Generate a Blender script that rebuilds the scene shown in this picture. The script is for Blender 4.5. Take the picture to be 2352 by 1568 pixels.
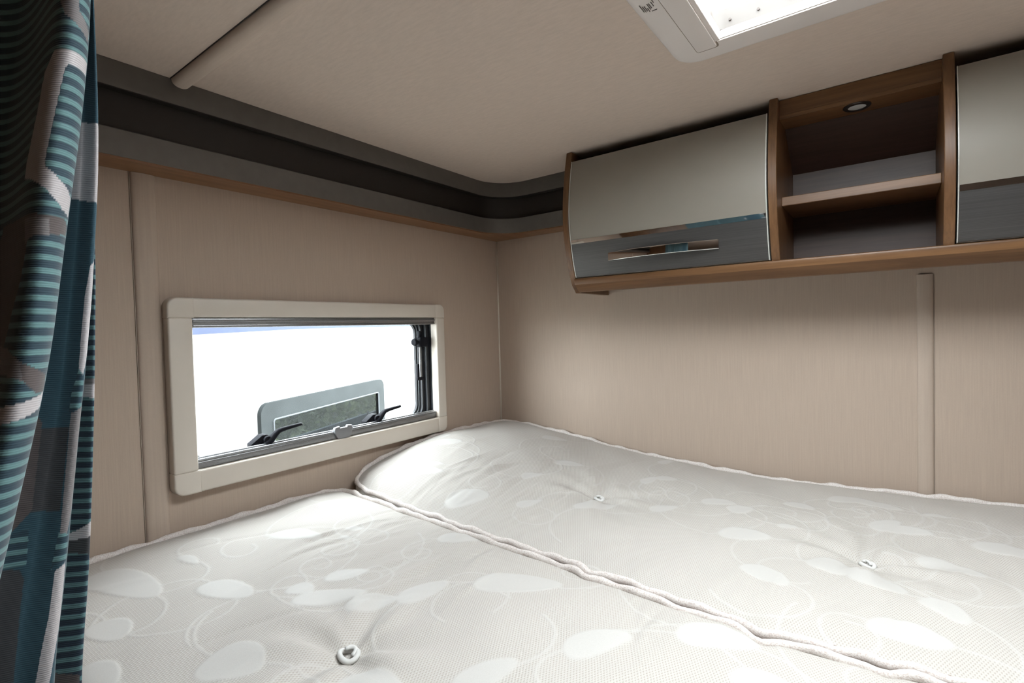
import bpy, bmesh, math, random
import numpy as np
from mathutils import Matrix, Vector

# ------------------------------------------------------------------ scene, camera, sky, exposure
for o in list(bpy.data.objects):
    bpy.data.objects.remove(o)
SC = bpy.context.scene
COL = SC.collection
YAW, PIT, ROL = 2.21352632, -0.02689145, -0.02660748
CAM = Vector((1.18314, -1.5, 1.40))
FPX = 1167.9
fw = Vector((math.cos(PIT)*math.cos(YAW), math.cos(PIT)*math.sin(YAW), math.sin(PIT)))
rt = Vector((math.sin(YAW), -math.cos(YAW), 0))
up = rt.cross(fw)
r2 = math.cos(ROL)*rt + math.sin(ROL)*up
u2 = -math.sin(ROL)*rt + math.cos(ROL)*up
cd = bpy.data.cameras.new('camera')
cam = bpy.data.objects.new('camera', cd)
COL.objects.link(cam)
m = Matrix.Identity(4)
for i in range(3):
    m[i][0], m[i][1], m[i][2], m[i][3] = r2[i], u2[i], -fw[i], CAM[i]
cam.matrix_world = m
cd.sensor_width = 36.0
cd.lens = FPX/2352*36
cd.clip_start = 0.02
SC.camera = cam

W = bpy.data.worlds.new('overcast_sky')
SC.world = W
W.use_nodes = True
W.node_tree.nodes['Background'].inputs[0].default_value = (0.93, 0.975, 1.0, 1)
W.node_tree.nodes['Background'].inputs[1].default_value = 6.0
SC.view_settings.view_transform = 'Standard'
SC.view_settings.look = 'None'
SC.view_settings.gamma = 1
SC.view_settings.use_curve_mapping = False
SC.view_settings.exposure = 2.28
SC.cycles.max_bounces = 16
SC.cycles.diffuse_bounces = 8
SC.cycles.transparent_max_bounces = 16

CEIL = 1.897

def portal(name, loc, rot, sx, sy):
    ld = bpy.data.lights.new(name, 'AREA')
    ld.shape = 'RECTANGLE'; ld.size = sx; ld.size_y = sy
    ld.cycles.is_portal = True
    o = bpy.data.objects.new(name, ld)
    COL.objects.link(o)
    o.location = loc; o.rotation_euler = rot
    return o
portal('skylight_daylight', (1.135, -0.915, 2.03), (0, 0, 0), 0.42, 0.72)
portal('window_daylight', (-0.06, -0.72, 1.28), (0, -math.pi/2, 0), 0.32, 0.72)

# ------------------------------------------------------------------ materials
class NT:
    def __init__(s, name):
        s.m = bpy.data.materials.new(name)
        s.m.use_nodes = True
        s.t = s.m.node_tree
        s.b = s.t.nodes['Principled BSDF']
    def n(s, kind, **kw):
        nd = s.t.nodes.new(kind)
        for k, v in kw.items():
            setattr(nd, k, v)
        return nd
    def l(s, a, b):
        s.t.links.new(a, b)
    def val(s, sock, v):
        if hasattr(v, 'is_output'):
            s.l(v, sock)
        else:
            sock.default_value = v
    def math(s, op, a, b=None, c=None):
        nd = s.n('ShaderNodeMath', operation=op)
        s.val(nd.inputs[0], a)
        if b is not None: s.val(nd.inputs[1], b)
        if c is not None: s.val(nd.inputs[2], c)
        return nd.outputs[0]
    def mix(s, f, a, b):
        nd = s.n('ShaderNodeMix', data_type='RGBA')
        s.val(nd.inputs[0], f)
        for k, v in ((6, a), (7, b)):
            s.val(nd.inputs[k], v if hasattr(v, 'is_output') else (*v[:3], 1))
        return nd.outputs[2]
    def coords(s, scale=(1, 1, 1), kind='Object'):
        tc = s.n('ShaderNodeTexCoord')
        mp = s.n('ShaderNodeMapping')
        mp.inputs['Scale'].default_value = scale
        s.l(tc.outputs[kind], mp.inputs[0])
        return mp.outputs[0]
    def noise(s, vec, scale, detail=3, rough=0.5, dist=0.0):
        nd = s.n('ShaderNodeTexNoise')
        s.l(vec, nd.inputs['Vector'])
        nd.inputs['Scale'].default_value = scale
        nd.inputs['Detail'].default_value = detail
        nd.inputs['Roughness'].default_value = rough
        nd.inputs['Distortion'].default_value = dist
        return nd.outputs['Fac']
    def ramp(s, f, stops):
        nd = s.n('ShaderNodeValToRGB')
        s.l(f, nd.inputs[0])
        el = nd.color_ramp.elements
        while len(el) < len(stops):
            el.new(0.5)
        for e, (p, c) in zip(el, stops):
            e.position = p
            e.color = (*c, 1) if len(c) == 3 else c
        return nd.outputs[0]
    def bump(s, h, strength=0.2, dist=0.001):
        nd = s.n('ShaderNodeBump')
        nd.inputs['Strength'].default_value = strength
        nd.inputs['Distance'].default_value = dist
        s.l(h, nd.inputs['Height'])
        s.l(nd.outputs[0], s.b.inputs['Normal'])
    def base(s, c, rough=0.5, metal=0.0, spec=None):
        s.val(s.b.inputs['Base Color'], c if hasattr(c, 'is_output') else (*c, 1))
        s.val(s.b.inputs['Roughness'], rough)
        s.b.inputs['Metallic'].default_value = metal
        if spec is not None:
            s.b.inputs['Specular IOR Level'].default_value = spec
        return s

def plain(name, c, rough=0.5, metal=0.0, spec=None, var=0.06, scale=18):
    n = NT(name)
    f = n.noise(n.coords(), scale, 3)
    lo = tuple(x*(1-var) for x in c); hi = tuple(min(1, x*(1+var)) for x in c)
    n.base(n.ramp(f, [(0.3, lo), (0.7, hi)]), rough, metal, spec)
    return n.m

def linen(name, c, scale=(420, 420, 9), var=0.05, bumpy=0.12):
    n = NT(name)
    v = n.coords(scale)
    f = n.noise(v, 1.0, 2, 0.6)
    g = n.noise(n.coords((60, 60, 60)), 6.0, 2, 0.6)
    h = n.math('ADD', n.math('MULTIPLY', f, 0.7), n.math('MULTIPLY', g, 0.3))
    lo = tuple(x*(1-var*1.6) for x in c); hi = tuple(min(1, x*(1+var)) for x in c)
    n.base(n.ramp(h, [(0.35, lo), (0.65, hi)]), 0.62, 0, 0.3)
    n.bump(h, bumpy, 0.0006)
    return n.m

def wood(name, dark, light, axis='x', rough=0.38, scale=1.0):
    n = NT(name)
    sc = {'x': (1.6, 30, 30), 'y': (30, 1.6, 30), 'z': (30, 30, 1.6)}[axis]
    v = n.coords(tuple(k*scale for k in sc))
    f = n.noise(v, 1.3, 5, 0.62, 1.1)
    g = n.noise(n.coords(tuple(k*scale*6 for k in sc)), 1.5, 2, 0.5)
    h = n.math('ADD', n.math('MULTIPLY', f, 0.78), n.math('MULTIPLY', g, 0.22))
    mid = tuple((a+b)/2 for a, b in zip(dark, light))
    n.base(n.ramp(h, [(0.30, dark), (0.5, mid), (0.70, light)]), rough, 0, 0.4)
    n.bump(g, 0.06, 0.0005)
    return n.m

def glass(name, tint=(1, 1, 1), refl=0.06):
    n = NT(name)
    t = n.t
    t.nodes.remove(n.b)
    tr = n.n('ShaderNodeBsdfTransparent'); tr.inputs[0].default_value = (*tint, 1)
    gl = n.n('ShaderNodeBsdfGlossy'); gl.inputs['Roughness'].default_value = 0.02
    lw = n.n('ShaderNodeLayerWeight'); lw.inputs[0].default_value = 0.25
    mx = n.n('ShaderNodeMixShader')
    f = n.math('MULTIPLY', lw.outputs['Fresnel'], refl*6)
    n.l(f, mx.inputs[0])
    n.l(tr.outputs[0], mx.inputs[1]); n.l(gl.outputs[0], mx.inputs[2])
    n.l(mx.outputs[0], t.nodes['Material Output'].inputs[0])
    return n.m

def brushed(name, c, rough=0.35, metal=0.7):
    n = NT(name)
    f = n.noise(n.coords((6, 300, 900)), 1.0, 2, 0.5)
    lo = tuple(x*0.86 for x in c); hi = tuple(x*1.12 for x in c)
    n.base(n.ramp(f, [(0.35, lo), (0.65, hi)]), rough, metal)
    return n.m

M = {}
M['wall'] = linen('wall_vinyl', (0.435, 0.346, 0.280), (420, 420, 9), 0.035)
M['ceil'] = linen('ceiling_vinyl', (0.625, 0.520, 0.445), (40, 170, 40), 0.035, 0.22)
M['strip'] = linen('joint_strip_vinyl', (0.445, 0.36, 0.295), (200, 200, 6), 0.03, 0.05)
M['strip_c'] = linen('ceiling_strip_vinyl', (0.59, 0.49, 0.415), (6, 200, 200), 0.03, 0.05)
M['grey'] = plain('cornice_grey', (0.145, 0.136, 0.125), 0.42, 0.25, None, 0.05, 40)
M['recess'] = plain('cornice_recess', (0.017, 0.013, 0.011), 0.5)
M['wood'] = wood('walnut_x', (0.090, 0.041, 0.017), (0.205, 0.104, 0.045), 'x')
M['wood_y'] = wood('walnut_y', (0.14, 0.065, 0.030), (0.27, 0.137, 0.066), 'y')
M['wood_z'] = wood('walnut_z', (0.082, 0.038, 0.017), (0.190, 0.096, 0.042), 'z')
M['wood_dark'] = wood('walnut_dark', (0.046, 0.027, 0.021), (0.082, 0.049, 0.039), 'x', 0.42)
M['wood_darkz'] = wood('walnut_dark_upright', (0.09, 0.048, 0.032), (0.155, 0.09, 0.06), 'z', 0.42)
M['cream'] = plain('door_cream', (0.245, 0.220, 0.188), 0.42, 0.0, 0.35, 0.015)
M['door_grey'] = brushed('door_grey', (0.080, 0.076, 0.074), 0.42, 0.5)
M['edge'] = plain('door_edge', (0.62, 0.62, 0.58), 0.3, 0.2)
M['chrome'] = plain('chrome', (0.86, 0.86, 0.87), 0.04, 1.0, None, 0.01)
M['black'] = plain('black_rubber', (0.014, 0.015, 0.018), 0.38, 0, 0.5)
M['blackm'] = plain('black_plastic', (0.010, 0.010, 0.013), 0.5, 0, 0.06)
M['gap_shade'] = plain('gap_shade_board', (0.016, 0.014, 0.014), 0.6)  # near-black colour holds the shade of the gap above the locker doors
M['frame'] = plain('window_cream_plastic', (0.575, 0.52, 0.455), 0.40, 0, 0.45, 0.015)
M['whitep'] = plain('skylight_white_plastic', (0.76, 0.705, 0.675), 0.42, 0, 0.45, 0.015)
M['alu'] = brushed('aluminium', (0.27, 0.275, 0.285), 0.34, 0.85)
M['tab'] = plain('grip_grey', (0.20, 0.20, 0.21), 0.4, 0.1)
M['glass'] = glass('acrylic_pane', (0.96, 0.985, 0.99), 0.04)
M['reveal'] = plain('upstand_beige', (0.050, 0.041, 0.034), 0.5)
M['ink'] = plain('print_ink', (0.16, 0.14, 0.13), 0.6)
M['hole_dark'] = plain('hole_shade', (0.05, 0.04, 0.035), 0.8)  # dark tone for the holes along the roof light's reveal
M['lens'] = plain('lamp_lens', (0.55, 0.55, 0.53), 0.25)
M['lamp_rim'] = plain('lamp_rim_metal', (0.10, 0.09, 0.09), 0.25, 0.8)

# ------------------------------------------------------------------ mesh helpers
def link(name, me, mat=None, parent=None, smooth=False):
    o = bpy.data.objects.new(name, me)
    COL.objects.link(o)
    if mat is not None:
        me.materials.append(M[mat] if isinstance(mat, str) else mat)
    if parent is not None:
        o.parent = parent
    if smooth:
        me.polygons.foreach_set('use_smooth', [True]*len(me.polygons))
    return o

def tag(o, label, cat=None, group=None, kind=None):
    o['label'] = label
    if cat: o['category'] = cat
    if group: o['group'] = group
    if kind: o['kind'] = kind
    return o

def empty(name, label, cat=None, group=None, kind=None, loc=(0, 0, 0)):
    o = bpy.data.objects.new(name, None)
    o.empty_display_size = 0.05
    COL.objects.link(o)
    o.location = loc
    bpy.context.view_layer.update()
    return tag(o, label, cat, group, kind)

class MB:
    def __init__(s):
        s.bm = bmesh.new()
    def box(s, x0, x1, y0, y1, z0, z1, bev=0.0, seg=2):
        b = bmesh.new()
        bmesh.ops.create_cube(b, size=1)
        for v in b.verts:
            v.co = Vector(((x0+x1)/2 + v.co.x*(x1-x0), (y0+y1)/2 + v.co.y*(y1-y0), (z0+z1)/2 + v.co.z*(z1-z0)))
        if bev > 0:
            bmesh.ops.bevel(b, geom=list(b.edges), offset=bev, segments=seg, profile=0.5, affect='EDGES')
        s.add(b)
        return s
    def add(s, b, mat=None):
        if mat is not None:
            b.transform(mat)
        me = bpy.data.meshes.new('tmp')
        b.to_mesh(me); b.free()
        s.bm.from_mesh(me)
        bpy.data.meshes.remove(me)
    def prism(s, poly, axis, a0, a1, bev=0.0, seg=2):
        # poly: 2D points in the two other axes (order x,y,z without axis)
        b = bmesh.new()
        def P(p, a):
            return {'x': (a, p[0], p[1]), 'y': (p[0], a, p[1]), 'z': (p[0], p[1], a)}[axis]
        A = [b.verts.new(P(p, a0)) for p in poly]
        B = [b.verts.new(P(p, a1)) for p in poly]
        b.faces.new(A); b.faces.new(B[::-1])
        n = len(poly)
        for i in range(n):
            b.faces.new((A[i], B[i], B[(i+1) % n], A[(i+1) % n]))
        bmesh.ops.recalc_face_normals(b, faces=b.faces)
        if bev > 0:
            es = [e for e in b.edges if any(len(f.verts) > 4 for f in e.link_faces)] or list(b.edges)
            bmesh.ops.bevel(b, geom=es, offset=bev, segments=seg, profile=0.5, affect='EDGES')
        s.add(b)
        return s
    def grid(s, rows, closed_u=False, closed_v=False):
        # rows: list of lists of points
        vs = [[s.bm.verts.new(p) for p in r] for r in rows]
        nu, nv = len(vs), len(vs[0])
        for i in range(nu if closed_u else nu-1):
            for j in range(nv if closed_v else nv-1):
                a, b2 = vs[i], vs[(i+1) % nu]
                s.bm.faces.new((a[j], b2[j], b2[(j+1) % nv], a[(j+1) % nv]))
        return vs
    def tube(s, path, rad, seg=8, closed=False, cap=True, flat=None):
        path = [Vector(p) for p in path]
        n = len(path)
        rads = rad if isinstance(rad, (list, tuple)) else [rad]*n
        rows = []
        prev = None
        for i in range(n):
            a = path[(i-1) % n] if (closed or i > 0) else path[i]
            b = path[(i+1) % n] if (closed or i < n-1) else path[i]
            t = (b-a).normalized()
            if prev is None:
                ref = Vector((0, 0, 1)) if abs(t.z) < 0.9 else Vector((1, 0, 0))
                prev = (ref - t*ref.dot(t)).normalized()
            else:
                prev = (prev - t*prev.dot(t)).normalized()
            q = t.cross(prev)
            ff = flat if flat else 1.0
            rows.append([path[i] + (prev*math.cos(k/seg*2*math.pi) + q*math.sin(k/seg*2*math.pi)*ff)*rads[i] for k in range(seg)])
        vs = s.grid(rows, closed_u=closed, closed_v=True)
        if cap and not closed:
            s.bm.faces.new(vs[0][::-1]); s.bm.faces.new(vs[-1])
        return s
    def cyl(s, c, axis, r, h, seg=20, r2=None, bev=0.0):
        b = bmesh.new()
        bmesh.ops.create_cone(b, cap_ends=True, segments=seg, radius1=r, radius2=r if r2 is None else r2, depth=h)
        if bev > 0:
            es = [e for e in b.edges if any(len(f.verts) > 4 for f in e.link_faces)]
            bmesh.ops.bevel(b, geom=es, offset=bev, segments=2, profile=0.5, affect='EDGES')
        rot = {'z': Matrix.Identity(4), 'x': Matrix.Rotation(math.pi/2, 4, 'Y'), 'y': Matrix.Rotation(math.pi/2, 4, 'X')}[axis]
        s.add(b, Matrix.Translation(c) @ rot)
        return s
    def build(s, name, mat, parent=None, smooth=False, auto=None):
        bmesh.ops.recalc_face_normals(s.bm, faces=s.bm.faces)
        me = bpy.data.meshes.new(name)
        s.bm.to_mesh(me); s.bm.free()
        o = link(name, me, mat, parent, smooth)
        if auto is not None:
            me.polygons.foreach_set('use_smooth', [True]*len(me.polygons))
            me.set_sharp_from_angle(angle=math.radians(auto))
        if parent is not None:
            o.matrix_parent_inverse = parent.matrix_world.inverted()
        return o

def rrect(a0, a1, b0, b1, r, n=8, radii=None):
    pts = []
    rs = radii or [r]*4
    for (cx, cy, t0), rr in zip((((a1), (b1), 0), ((a0), (b1), 90), ((a0), (b0), 180), ((a1), (b0), 270)), rs):
        sx = -1 if t0 in (0, 270) else 1
        sy = -1 if t0 in (0, 90) else 1
        ox, oy = cx + sx*rr, cy + sy*rr
        if rr <= 0:
            pts.append((cx, cy)); continue
        for k in range(n+1):
            t = math.radians(t0 + 90*k/n)
            pts.append((ox + rr*math.cos(t), oy + rr*math.sin(t)))
    return pts

def holed_wall(name, axis, a, thick, b0, b1, z0, z1, hole, mat, label):
    # slab with a rectangular hole: four blocks welded into one mesh
    mb = MB()
    h0, h1, k0, k1 = hole
    for (p0, p1, q0, q1) in ((b0, h0, z0, z1), (h1, b1, z0, z1), (h0, h1, z0, k0), (h0, h1, k1, z1)):
        if axis == 'x':
            mb.box(min(a, a+thick), max(a, a+thick), p0, p1, q0, q1)
        elif axis == 'y':
            mb.box(p0, p1, min(a, a+thick), max(a, a+thick), q0, q1)
        else:
            mb.box(p0, p1, q0, q1, min(a, a+thick), max(a, a+thick))
    o = mb.build(name, mat)
    return tag(o, label, 'ceiling' if axis == 'z' else 'wall', kind='structure')

# ------------------------------------------------------------------ room shell
LEN = -3.6
WID = 2.1
M['floor'] = plain('floor_vinyl', (0.30, 0.22, 0.15), 0.5)
fl = MB().box(-0.04, WID+0.04, LEN-0.04, 0.04, -0.03, 0.0).build('floor', 'floor')
tag(fl, 'brown vinyl floor of the vehicle below the bed', 'floor', kind='structure')
holed_wall('wall_left', 'x', 0.0, -0.04, LEN, 0.0, 0, CEIL, (-1.075, -0.335, 1.10, 1.455), 'wall',
           'beige linen-textured side wall around the long low window')
wr = MB().box(-0.04, WID+0.04, 0.0, 0.04, 0, CEIL).build('wall_right', 'wall')
tag(wr, 'beige linen-textured wall below the overhead lockers', 'wall', kind='structure')
wo = MB().box(WID, WID+0.04, LEN, 0.0, 0, CEIL).build('wall_opposite', 'wall')
tag(wo, 'beige side wall facing the long low window, outside the picture', 'wall', kind='structure')
wc = MB().box(-0.04, WID+0.04, LEN-0.04, LEN, 0, CEIL).build('wall_cabin', 'wall')
tag(wc, 'beige end wall of the cabin behind the camera', 'wall', kind='structure')
holed_wall('ceiling', 'z', CEIL, 0.05, -0.04, WID+0.04, LEN-0.04, 0.04, (0.935, 1.335, -1.265, -0.565), 'ceil', '')
bpy.data.objects['ceiling']['label'] = 'beige textured ceiling panel with a roof light cut into it'
pt = MB().box(0.0, 0.46, -1.60, -1.575, 0, CEIL).build('wall_partition', 'wood_z')
tag(pt, 'walnut partition panel behind the patterned curtain', 'wall', kind='structure')

M['joint'] = plain('joint_line', (0.24, 0.195, 0.155), 0.7)
# joint strips and sealant
def half_round(axis, c, w, h, a0, a1, flip=1):
    # convex strip: polygon of cross-section (offset along wall, height out of wall)
    pts = []
    for k in range(11):
        t = math.pi*k/10
        pts.append((-math.cos(t)*w/2, math.sin(t)**0.75*h if 0 < k < 10 else 0.0))
    return pts
def strip(name, kind, pos, w, h, a0, a1, mat, label):
    sec = half_round(None, None, w, h, a0, a1)
    mb = MB()
    if kind == 'left':      # on wall x=0, vertical
        mb.grid([[(p[1], pos+p[0], a) for p in sec] for a in (a0, a1)])
        mb.bm.faces.new([mb.bm.verts.new((p[1], pos+p[0], a1)) for p in sec])
    elif kind == 'right':   # on wall y=0, vertical
        mb.grid([[(pos+p[0], -p[1], a) for p in sec] for a in (a0, a1)])
    else:                   # on the ceiling, along x
        mb.grid([[(a, pos+p[0], CEIL-p[1]) for p in sec] for a in (a0, a1)])
        mb.bm.faces.new([mb.bm.verts.new((a0, pos+p[0], CEIL-p[1])) for p in sec])
    o = mb.build(name, mat, None, auto=50)
    return tag(o, label, 'trim', kind='structure')
strip('trim_1', 'left', -1.122, 0.042, 0.007, 0.86, 1.722, 'strip', 'upright half-round joint strip left of the window')
strip('trim_2', 'right', 1.243, 0.030, 0.0055, 0.86, 1.497, 'strip', 'upright half-round joint strip below the open shelf')
strip('trim_3', 'ceil', -1.075, 0.032, 0.014, 0.060, WID, 'strip_c', 'half-round joint strip running across the ceiling')
g = MB().box(0.0, 0.0018, -1.1450, -1.1438, 0.86, 1.722).build('trim_4', 'joint')
tag(g, 'thin dark joint line left of the upright strip by the window', 'trim', kind='structure')
g = MB().box(0.062, WID, -1.0930, -1.0915, CEIL-0.0010, CEIL+0.001).build('trim_5', 'recess')
tag(g, 'thin dark joint line beside the ceiling strip', 'trim', kind='structure')
g = MB().box(1.2585, 1.2595, -0.0010, 0.0, 0.86, 1.497).build('trim_6', 'joint')
tag(g, 'thin dark joint line right of the strip below the open shelf', 'trim', kind='structure')
M['seal'] = plain('sealant', (0.62, 0.56, 0.48), 0.5)
g = MB().tube([(0.0015, -0.0015, 0.9), (0.0015, -0.0015, 1.722)], 0.003, 8).build('trim_7', 'seal', None, True)
tag(g, 'thin pale sealant bead in the wall corner', 'trim', kind='structure')

# ------------------------------------------------------------------ cornice around the ceiling edge
RC = 0.115
A0 = 0.075
CX = A0+RC
def cpath(d, y0=-1.565, x1=0.4345, sharp=False, n=16):
    """plan line at distance d from the two walls, rounded in the corner"""
    pts = [(d, y0)]
    if sharp:
        pts += [(d, -d)]*1
        # same count as the rounded one
        pts = [(d, y0)] + [(d, -CX + (CX-d)*k/(n/2)) for k in range(n//2)] + [(d + (CX-d)*k/(n/2), -d) for k in range(n//2+1)] + [(x1, -d)]
        return pts
    R = CX-d
    for k in range(n+1):
        t = math.pi - (math.pi/2)*k/n
        pts.append((CX + R*math.cos(t), -CX + R*math.sin(t)))
    pts.append((x1, -d))
    return pts
def sweep(sec, name, mat, parent, sharp_d=None):
    # sec: closed list of (d, z[, sharp])
    mb = MB()
    cols = []
    for p in sec:
        pl = cpath(p[0], sharp=(len(p) > 2))
        cols.append([(x, y, p[1]) for x, y in pl])
    rows = [[c[i] for c in cols] for i in range(len(cols[0]))]
    vs = mb.grid(rows, closed_v=True)
    mb.bm.faces.new(vs[0][::-1]); mb.bm.faces.new(vs[-1])
    return mb.build(name, mat, parent, auto=35)
cn = empty('trim_8', 'grey ceiling cornice with dark recessed band and walnut underside, curving round the corner', 'cornice', kind='structure', loc=(0, 0, 1.72))
sweep([(0.056, 1.8489), (0.056, CEIL+0.001), (A0-0.002, CEIL+0.001), (A0, CEIL-0.002), (A0, 1.8489)], 'upper_band', 'grey', cn)
sweep([(0.048, 1.774), (0.048, 1.8488), (A0-0.0006, 1.8488), (A0-0.0006, 1.8474), (0.0565, 1.8474), (0.0565, 1.774)], 'recessed_band', 'recess', cn)  # dark brown recess; its lip paints the shade under the upper band
sweep([(0.056, 1.727), (0.056, 1.776), (A0-0.002, 1.776), (A0, 1.774), (A0, 1.7262), (A0-0.002, 1.7258)], 'lower_band', 'grey', cn)
w = sweep([(0.0, 1.7225, 1), (0.0, 1.7268, 1), (A0-0.001, 1.7268), (A0-0.001, 1.7225)], 'wood_underside', 'wood_y', cn)
w['label'] = 'walnut strip under the cornice'

# ------------------------------------------------------------------ window in the left wall
wn = empty('window_1', 'long low window with cream surround, grey blind rails and two black levers', 'window', kind='structure', loc=(0, -0.71, 1.076))
FX = 0.030
Y0, Y1, Z0, Z1 = -1.100, -0.318, 1.075, 1.480      # outer edge of the surround
B = 0.046
yi0, yi1, zi0, zi1 = Y0+B, Y1-0.036, Z0+B, Z1-0.041
BR = 0.036
def memb(name, y0, y1, z0, z1):
    return MB().box(0.0, FX-0.0007, y0, y1, z0, z1, 0.004, 3).build(name, 'frame', wn, auto=40)
memb('frame_bar', yi0, yi1, zi1, Z1-0.0006)
memb('frame_bar', yi0, yi1, Z0+0.0006, zi0)
memb('frame_bar', Y0+0.0006, yi0, zi0, zi1)
memb('frame_bar', yi1, Y1-0.0006, zi0, zi1)
def cap(y0, y1, z0, z1, which):
    rr = [0.0]*4
    rr[which] = 0.020
    MB().prism(rrect(y0, y1, z0, z1, 0, 6, rr), 'x', 0.0, FX, 0.004, 3).build('corner_cap', 'frame', wn, auto=40)
cap(Y0, yi0+0.004, zi1-0.001, Z1, 1)
cap(yi1-0.004, Y1, zi1-0.001, Z1, 0)
cap(Y0, yi0+0.004, Z0, zi0+0.001, 2)
cap(yi1-0.004, Y1, Z0, zi0+0.001, 3)
# reveal of black rubber with rounded steps
def ring(name, outer, inner, x0, x1, mat, bev=0.0):
    mb = MB()
    n = len(outer)
    rows = [[(x0, *p) for p in outer], [(x1, *p) for p in outer], [(x1, *p) for p in inner], [(x0, *p) for p in inner]]
    mb.grid(rows, closed_u=True, closed_v=True)
    return mb.build(name, mat, wn, auto=35)
o1 = rrect(-1.073, -0.337, 1.102, 1.453, 0.012)
ring('rubber_seal', o1, rrect(-1.068, -0.352, 1.106, 1.447, 0.03), -0.030, 0.004, 'black')
ring('rubber_seal', o1, rrect(-1.060, -0.366, 1.116, 1.440, 0.034), -0.036, -0.010, 'black')
ring('rubber_seal', o1, rrect(-1.053, -0.378, 1.124, 1.433, 0.036), -0.042, -0.020, 'black')
ring('rubber_seal', rrect(-1.052, -0.379, 1.125, 1.432, 0.036), rrect(-1.049, -0.383, 1.128, 1.429, 0.036), -0.043, -0.030, 'alu')
ring('rubber_seal', rrect(-1.048, -0.384, 1.129, 1.428, 0.036), rrect(-1.045, -0.388, 1.132, 1.4255, 0.036), -0.043, -0.034, 'black')
MB().prism(rrect(-1.070, -0.345, 1.104, 1.450, 0.03), 'x', -0.050, -0.044).build('window_pane', 'glass', wn)
# blind rails
tr = MB()
tr.box(0.000, 0.020, yi0+0.002, yi1-0.0005, 1.4230, zi1-0.0005, 0.0015, 2)
tr.tube([(0.0195, yi0+0.003, 1.4310), (0.0195, yi1-0.001, 1.4310)], 0.003, 8)
tr.box(-0.002, 0.0215, yi0+0.003, yi1-0.001, 1.4175, 1.4235, 0.0015, 2)
tr.build('blind_rail', 'alu', wn, auto=40)
br = MB()
br.box(-0.004, 0.016, yi0+0.002, yi1-0.0005, zi0, 1.136, 0.002, 2)
br.tube([(0.013, yi0+0.002, 1.1385), (0.013, yi1-0.001, 1.1385)], 0.0036, 8)
br.tube([(0.003, yi0+0.002, 1.1410), (0.003, yi1-0.001, 1.1410)], 0.0036, 8)
br.build('blind_rail', 'alu', wn, auto=50)
gt = MB()
sh = [(-0.028, 0.012), (-0.026, 0.021), (-0.012, 0.023), (-0.010, 0.0185), (0.010, 0.0185), (0.012, 0.023), (0.026, 0.021), (0.028, 0.012), (0.022, -0.004), (0.016, -0.011), (-0.016, -0.011), (-0.022, -0.004)]
gt.prism([(-0.700+a, 1.131+b) for a, b in sh], 'x', 0.012, 0.023, 0.003, 2)
gt.build('blind_grip', 'tab', wn, auto=40)
# lever handles
def lever(y):
    base = MB()
    base.prism([(y, 1.118), (y, 1.146), (y+0.006, 1.150), (y+0.026, 1.163), (y+0.038, 1.163), (y+0.046, 1.158), (y+0.052, 1.140), (y+0.052, 1.118)], 'x', -0.030, -0.006, 0.003, 2)
    b = base.build('lever_handle', 'blackm', wn, auto=40)
    arm = MB()
    pts = [(0.030, 1.140), (0.042, 1.148), (0.054, 1.160), (0.064, 1.1675), (0.078, 1.1700), (0.100, 1.1720), (0.121, 1.1740), (0.124, 1.1742)]
    arm.tube([(-0.002, y+a, z) for a, z in pts], [0.0085, 0.0085, 0.0072, 0.0062, 0.0054, 0.0048, 0.0042, 0.0025], 10, flat=1.3)
    arm.cyl((-0.005, y+0.036, 1.150), 'x', 0.010, 0.016, 16, bev=0.002)
    arm.build('lever_arm', 'blackm', b, auto=60)
lever(-0.928)
lever(-0.608)
# stay arm at the right jamb
st = MB()
st.box(-0.020, 0.000, -0.398, -0.366, 1.347, 1.378, 0.003, 2)
st.box(-0.018, -0.006, -0.396, -0.384, 1.378, 1.398, 0.003, 2)
st_o = st.build('stay_arm', 'blackm', wn, auto=40)
MB().cyl((-0.010, -0.402, 1.363), 'y', 0.005, 0.014, 14).cyl((-0.010, -0.413, 1.363), 'y', 0.0115, 0.012, 12, bev=0.003).build('knob', 'blackm', st_o, auto=40)
MB().tube([(-0.012, -0.390, 1.250), (-0.012, -0.390, 1.350)], 0.0042, 12).build('rod', 'alu', st_o, auto=60)
MB().box(-0.012, -0.004, -0.409, -0.400, 1.252, 1.295, 0.002).box(-0.013, -0.004, -0.409, -0.384, 1.243, 1.253, 0.002).build('hook', 'blackm', st_o, auto=40)
MB().box(-0.022, -0.019, -0.3665, -0.3630, 1.30, 1.345).build('slot_plate', 'alu', wn)
# faint approval marks etched on the pane
pm = MB()
pts = [( -1.0075 + 0.007*math.cos(t), 1.374 + 0.007*math.sin(t)) for t in [k*math.pi/9 for k in range(18)]]
M['etch'] = glass('etched_mark', (0.72, 0.80, 0.84), 0.02)
for k in range(18):
    a, b2 = pts[k], pts[(k+1) % 18]
    pm.tube([(-0.0436, a[0], a[1]), (-0.0436, b2[0], b2[1])], 0.0012, 4)
for (y, z, wd) in ((-1.030, 1.361, 0.012), (-1.008, 1.361, 0.016), (-0.988, 1.362, 0.010), (-1.012, 1.350, 0.010), (-0.985, 1.350, 0.006), (-1.004, 1.336, 0.008), (-0.988, 1.337, 0.008)):
    pm.box(-0.0440, -0.0432, y-wd/2, y+wd/2, z-0.001, z+0.001)
pm.build('etched_mark', 'etch', wn)

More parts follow.
